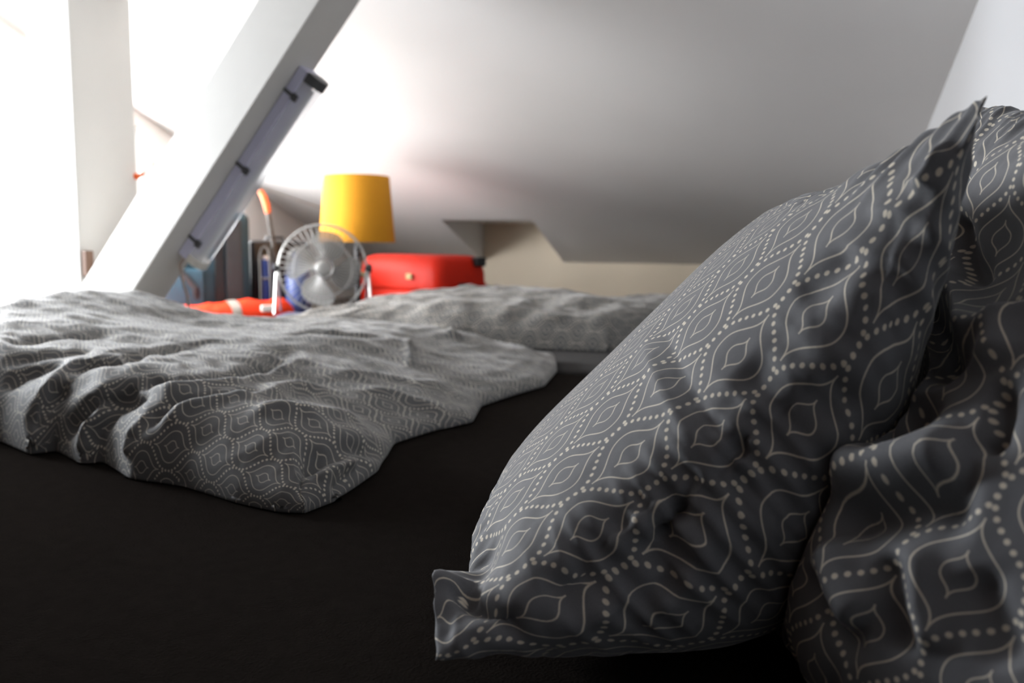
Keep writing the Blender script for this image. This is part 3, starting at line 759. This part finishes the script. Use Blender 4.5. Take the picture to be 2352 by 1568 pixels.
# desk fan
D = 2.93; fc = dep(742, 616, D); R_ = 99/FPX*D
fdir = EYE-fc; fdir[2] = 0.10; fdir = fdir/np.linalg.norm(fdir)
fh = np.cross([0, 0, 1], fdir); fh /= np.linalg.norm(fh); fu = np.cross(fdir, fh)
T = thing('desk_fan', (fc[0], fc[1], .30), 'round grey desk fan with wire guard on the navy blanket', 'fan')
def circ(r, z, n=72): return [fc+fdir*z+r*(math.cos(2*math.pi*k/n)*fh+math.sin(2*math.pi*k/n)*fu) for k in range(n)]
def guard(front):
    sg = 1 if front else -1; mb = MB()
    mb.tube(circ(R_, sg*.004), .0042, 8, closed=True)
    mb.tube(circ(R_*.66, sg*.040, 48), .0012, 6, closed=True)
    mb.tube(circ(R_*.22, sg*.050, 32), .0016, 6, closed=True)
    for k in range(44):
        a = 2*math.pi*k/44; d = math.cos(a)*fh+math.sin(a)*fu
        mb.tube([fc+d*R_*r+fdir*sg*z for r, z in ((1, .004), (.94, .020), (.80, .034), (.5, .046), (.22, .050))], .00075, 5)
    return mb
guard(True).build('front_guard', M['wire'], T, smooth=True)
guard(False).build('rear_guard', M['wire'], T, smooth=True)
MB().lathe([(.001, .034), (.018, .034), (.026, .028), (.028, .006), (.028, -.03)], fc, fdir, 32).build('hub', M['wire'], T, smooth=True)
MB().lathe([(.030, -.052), (.042, -.060), (.042, -.12), (.030, -.14)], fc, fdir, 32).build('motor', M['bracket'], T, smooth=True)
for k in range(4):
    a0 = math.radians(62+90*k); na, nb = 14, 12; P = np.zeros((na, nb, 3))
    for i in range(na):
        for j in range(nb):
            r = .026+(R_*.86-.026)*i/(na-1); s = j/(nb-1)-.5
            wid = (0.55+0.75*math.sin(math.pi*min(1, i/(na-1)*0.95))**0.7)*1.0
            if i == na-1: wid *= .80
            a = a0+s*wid+.35*i/(na-1); z = .030*s*1.4
            P[i, j] = fc+fdir*z+r*(math.cos(a)*fh+math.sin(a)*fu)
    Q = P-fdir*.002
    mb = MB().grid(P); b = len(mb.v); mb.v += [tuple(p) for p in Q.reshape(-1, 3)]
    mb.f += [(b+i*nb+j, b+(i+1)*nb+j, b+(i+1)*nb+j+1, b+i*nb+j+1) for i in range(na-1) for j in range(nb-1)]
    mb.build('blade', M['smoke'], T, smooth=True)
piv = [fc+fh*s*(R_+.006)+fdir*(-.005) for s in (-1, 1)]
mb = MB()
for s, pv in zip((-1, 1), piv):
    foot = np.array([*(fc+fh*s*(R_+.014)+fdir*.035)[:2], .308]); back = np.array([*(fc+fh*s*(R_+.0)-fdir*.09)[:2], .309])
    MB().tube([pv, foot], .0046, 10).build('leg', M['chrome'], T, smooth=True)
    MB().tube([pv, back], .0046, 10).build('leg', M['chrome'], T, smooth=True)
    MB().lathe([(.013, -.012), (.016, -.008), (.016, .008), (.013, .012)], pv, fh, 20).build('pivot_knob', M['black'], T, smooth=True)

# orange-red bag lying flat with a grey strap
fl, fr = dep(375, 724, 2.86), dep(690, 730, 3.14)
yb = math.atan2(fr[1]-fl[1], fr[0]-fl[0]); lb = math.hypot(fr[0]-fl[0], fr[1]-fl[1])+.05
bc = loc2(fl, yb, lb/2-.05, .06)
T = thing('flat_bag', (bc[0], bc[1], ZB), 'orange red fabric bag lying flat with a grey strap round it', 'bag')
def bag_h(u):  return .065+.035*u
P = np.zeros((60, 24, 3))
for i in range(60):
    for j in range(24):
        u = i/59; a = math.pi*j/23; ww = .07*(1-abs(2*u-1)**8)**.5+.002
        v = -ww*math.cos(a); h = (bag_h(u)*(1-abs(2*u-1)**8)**.5)*math.sin(a)**.55
        x, y = loc2(bc, yb, (u-.5)*lb, v*1.0)
        P[i, j] = (x, y, ZB+.002+h*(1+.12*fbm(u*7, v*9, 4.0, 3)))
MB().grid(P).build('body', M['orange'], T, smooth=True)
def band(us, wd, m, nm, off=.003):
    i0 = us*59; Q = []
    for di in (-wd, wd):
        k = i0+di*59/lb; a = int(math.floor(k)); f = k-a; Q.append(P[a]*(1-f)+P[a+1]*f)
    Q = np.array(Q); c_ = np.array([bc[0], bc[1], ZB]); Q = Q+(Q-Q.mean(axis=1, keepdims=True)*1.0)*.03
    Q[..., 2] += off
    R2 = Q.copy(); R2[..., 2] -= .002
    mb = MB().grid(Q); mb.grid(R2); return mb.build(nm, m, T, smooth=True)
sxp = [i for i in range(60) if proj(P[i, 4])[0] < 545][-1]/59
strap_ = band(sxp, .016, M['strap'], 'strap')
cl = dep(615, 708, 3.06); box_on(MB(), cl, yb, .05, .012, cl[2]-.012, cl[2]+.012).build('buckle', M['white_plastic'], strap_, bevel=.004)

# teal travel bag standing up behind it
tl, tr = dep(415, 690, 3.10), dep(582, 690, 3.24)
yt = math.atan2(tr[1]-tl[1], tr[0]-tl[0]); wt = math.hypot(tr[0]-tl[0], tr[1]-tl[1])+.10
tc_ = loc2(tr, yt, -wt/2, .10); zt = dep(575, 488, 3.24)[2]
T = thing('travel_bag', (tc_[0], tc_[1], ZB), 'teal grey upright travel bag half hidden by the strip light', 'bag')
mb = box_on(MB(), tc_, yt, wt, .18, ZB+.002, zt); o = mb.build('body', M['teal'], T, bevel=.03, seg=4, smooth=True)
q = loc2(tc_, yt, .06, -.095); box_on(MB(), q, yt, .035, .012, ZB+.004, zt-.012).build('strap', M['black'], T, bevel=.004)
q = loc2(tc_, yt, -.10, -.10); box_on(MB(), q, yt, .20, .035, ZB+.03, ZB+.20).build('front_pocket', M['teal_light'], T, bevel=.012, seg=3, smooth=True)
q = loc2(tc_, yt, .115, -.094); box_on(MB(), q, yt, .06, .010, ZB+.01, zt-.03).build('side_panel', M['charcoal'], T, bevel=.004)
p0 = np.array([*loc2(tc_, yt, -.12, -.115), ZB+.24]); p1_ = np.array([*loc2(tc_, yt, .03, -.112), ZB+.02])
MB().tube([p0+np.array([-.02, 0, .02]), p1_ + (p0-p1_)*.5+np.array([.02, -.004, .0]), p1_+np.array([-.06, 0, 0])], .012, 8).build('shoulder_strap', M['charcoal'], T, smooth=True)

# black case behind the fan
q = dep(632, 600, 3.46); zt2 = dep(640, 552, 3.46)[2]
T = thing('black_case', (q[0], q[1], ZB), 'black soft case standing behind the walking stick', 'case')
box_on(MB(), q, yt+.15, .25, .12, ZB+.002, zt2).build('body', M['black'], T, bevel=.015, seg=3, smooth=True)
hx = [np.array([*loc2(q, yt+.15, u, 0), zt2-.004+h]) for u, h in ((-.04, 0), (-.035, .015), (.035, .015), (.04, 0))]
MB().tube(hx, .006, 8).build('handle', M['black'], T, smooth=True)

# walking stick with a curved orange grip
D = 3.26
pts = [dep(*p, D+dd) for p, dd in (((598, 438), .0), ((606, 452), 0), ((612, 470), 0), ((616, 490), 0))]
low = [dep(*p, D) for p in ((616, 490), (624, 540), (632, 590), (641, 650))]
foot = low[-1]+(low[-1]-low[-2])*1.0; k = (ZB+.02-low[-1][2])/(foot[2]-low[-1][2]); foot = low[-1]+(foot-low[-1])*k
T = thing('walking_stick', tuple(foot), 'dark stick with a curved orange grip leaning left of the lamp', 'stick')
MB().tube(low+[foot], .0085, 12).build('shaft', M['pole'], T, smooth=True)
MB().tube(pts, [.010, .0125, .0125, .011], 12).build('grip', M['grip'], T, smooth=True)

# grey bent-tube handle of a folded trolley
D = 3.24
pp = [dep(*p, D) for p in ((600, 700), (599, 640), (597, 590), (601, 571), (609, 566), (617, 572), (620, 590), (622, 640), (624, 700))]
T = thing('folding_trolley', tuple(pp[0]), 'grey bent tube trolley handle beside the black case', 'trolley')
MB().tube(pp, .0062, 10).build('tube_handle', M['pole'], T, smooth=True)
a0, a1 = dep(600, 700, D), dep(624, 700, D)
MB().tube([a0, np.array([a0[0], a0[1], ZB+.01])], .006, 8).build('leg', M['pole'], T, smooth=True)
MB().tube([a1, np.array([a1[0], a1[1], ZB+.01])], .006, 8).build('leg', M['pole'], T, smooth=True)
MB().tube([dep(599, 640, D), dep(622, 640, D)], .005, 8).build('crossbar', M['pole'], T, smooth=True)

# blue things seen through and beside the fan
q = dep(684, 622, 3.25); zt3 = dep(680, 592, 3.25)[2]
T = thing('water_jug', (q[0], q[1], ZB+.1), 'pale blue plastic bottle seen through the left of the fan', 'bottle')
mb = MB().lathe([(.040, .004), (.046, .012), (.046, zt3-ZB-.06), (.030, zt3-ZB-.025), (.016, zt3-ZB-.015), (.016, zt3-ZB)], (q[0], q[1], ZB), (0, 0, 1), 32)
mb.build('body', M['blue_pale'], T, smooth=True)
MB().lathe([(.019, zt3-ZB), (.019, zt3-ZB+.018), (.017, zt3-ZB+.02)], (q[0], q[1], ZB), (0, 0, 1), 24).build('cap', M['blue'], T, smooth=True)
q = dep(611, 612, 3.33); zt4 = dep(612, 596, 3.33)[2]
T = thing('spray_can', (q[0], q[1], ZB), 'small bright blue can between the trolley handle and the stick', 'can')
MB().lathe([(.024, .002), (.026, .006), (.026, zt4-ZB-.02), (.018, zt4-ZB)], (q[0], q[1], ZB), (0, 0, 1), 24).build('body', M['blue'], T, smooth=True)
MB().lathe([(.012, zt4-ZB), (.012, zt4-ZB+.014), (.010, zt4-ZB+.016)], (q[0], q[1], ZB), (0, 0, 1), 20).build('cap', M['white_plastic'], T, smooth=True)

# small things at the far left
q = dep(146, 652, 2.36)
o = box_on(MB(), q, .5, .045, .045, ZB+.001, dep(146, 632, 2.36)[2]).build('cardboard_box', M['pink_card'], bevel=.003)
tag(o, 'small pinkish cardboard box by the foot of the post', 'box')
hk0 = on(0, x1, 312, 405)
hp = [hk0, hk0+np.array([.012, -.004, .000]), hk0+np.array([.026, -.008, .003]), hk0+np.array([.036, -.010, .010])]
T = thing('coat_hook', tuple(hk0), 'small orange hook sticking out of the post above the beam', 'hook')
MB().tube(hp, [.005, .005, .0045, .003], 10).build('prong', M['grip'], T, smooth=True)
MB().lathe([(.009, 0), (.009, .003), (.005, .004)], hk0, (1, 0, 0), 20).build('mounting_plate', M['grip'], T)
def on_slope(px, py):
    n = np.array([0, SL, 1.0]); d = ray(px, py); return EYE+d*(((np.array([0, YW, ZK])-EYE)@n)/(d@n))
c0, c1 = on_slope(590, 426), on_slope(745, 478)
MB().tube([c0-np.array([0, 0, .004]), c1-np.array([0, 0, .004])], .0022, 6).build('trim_1', M['cable'])['kind'] = 'structure'
q = np.array([xp+.009, YT+.016, up0[2]+.055])
o = box_on(MB(), q, 0, .014, .026, up0[2]+.020, up0[2]+.085).build('wooden_wedge', M['brown_wood'], bevel=.002)
tag(o, 'thin brown wooden wedge in the joint between the post and the beam', 'wedge')
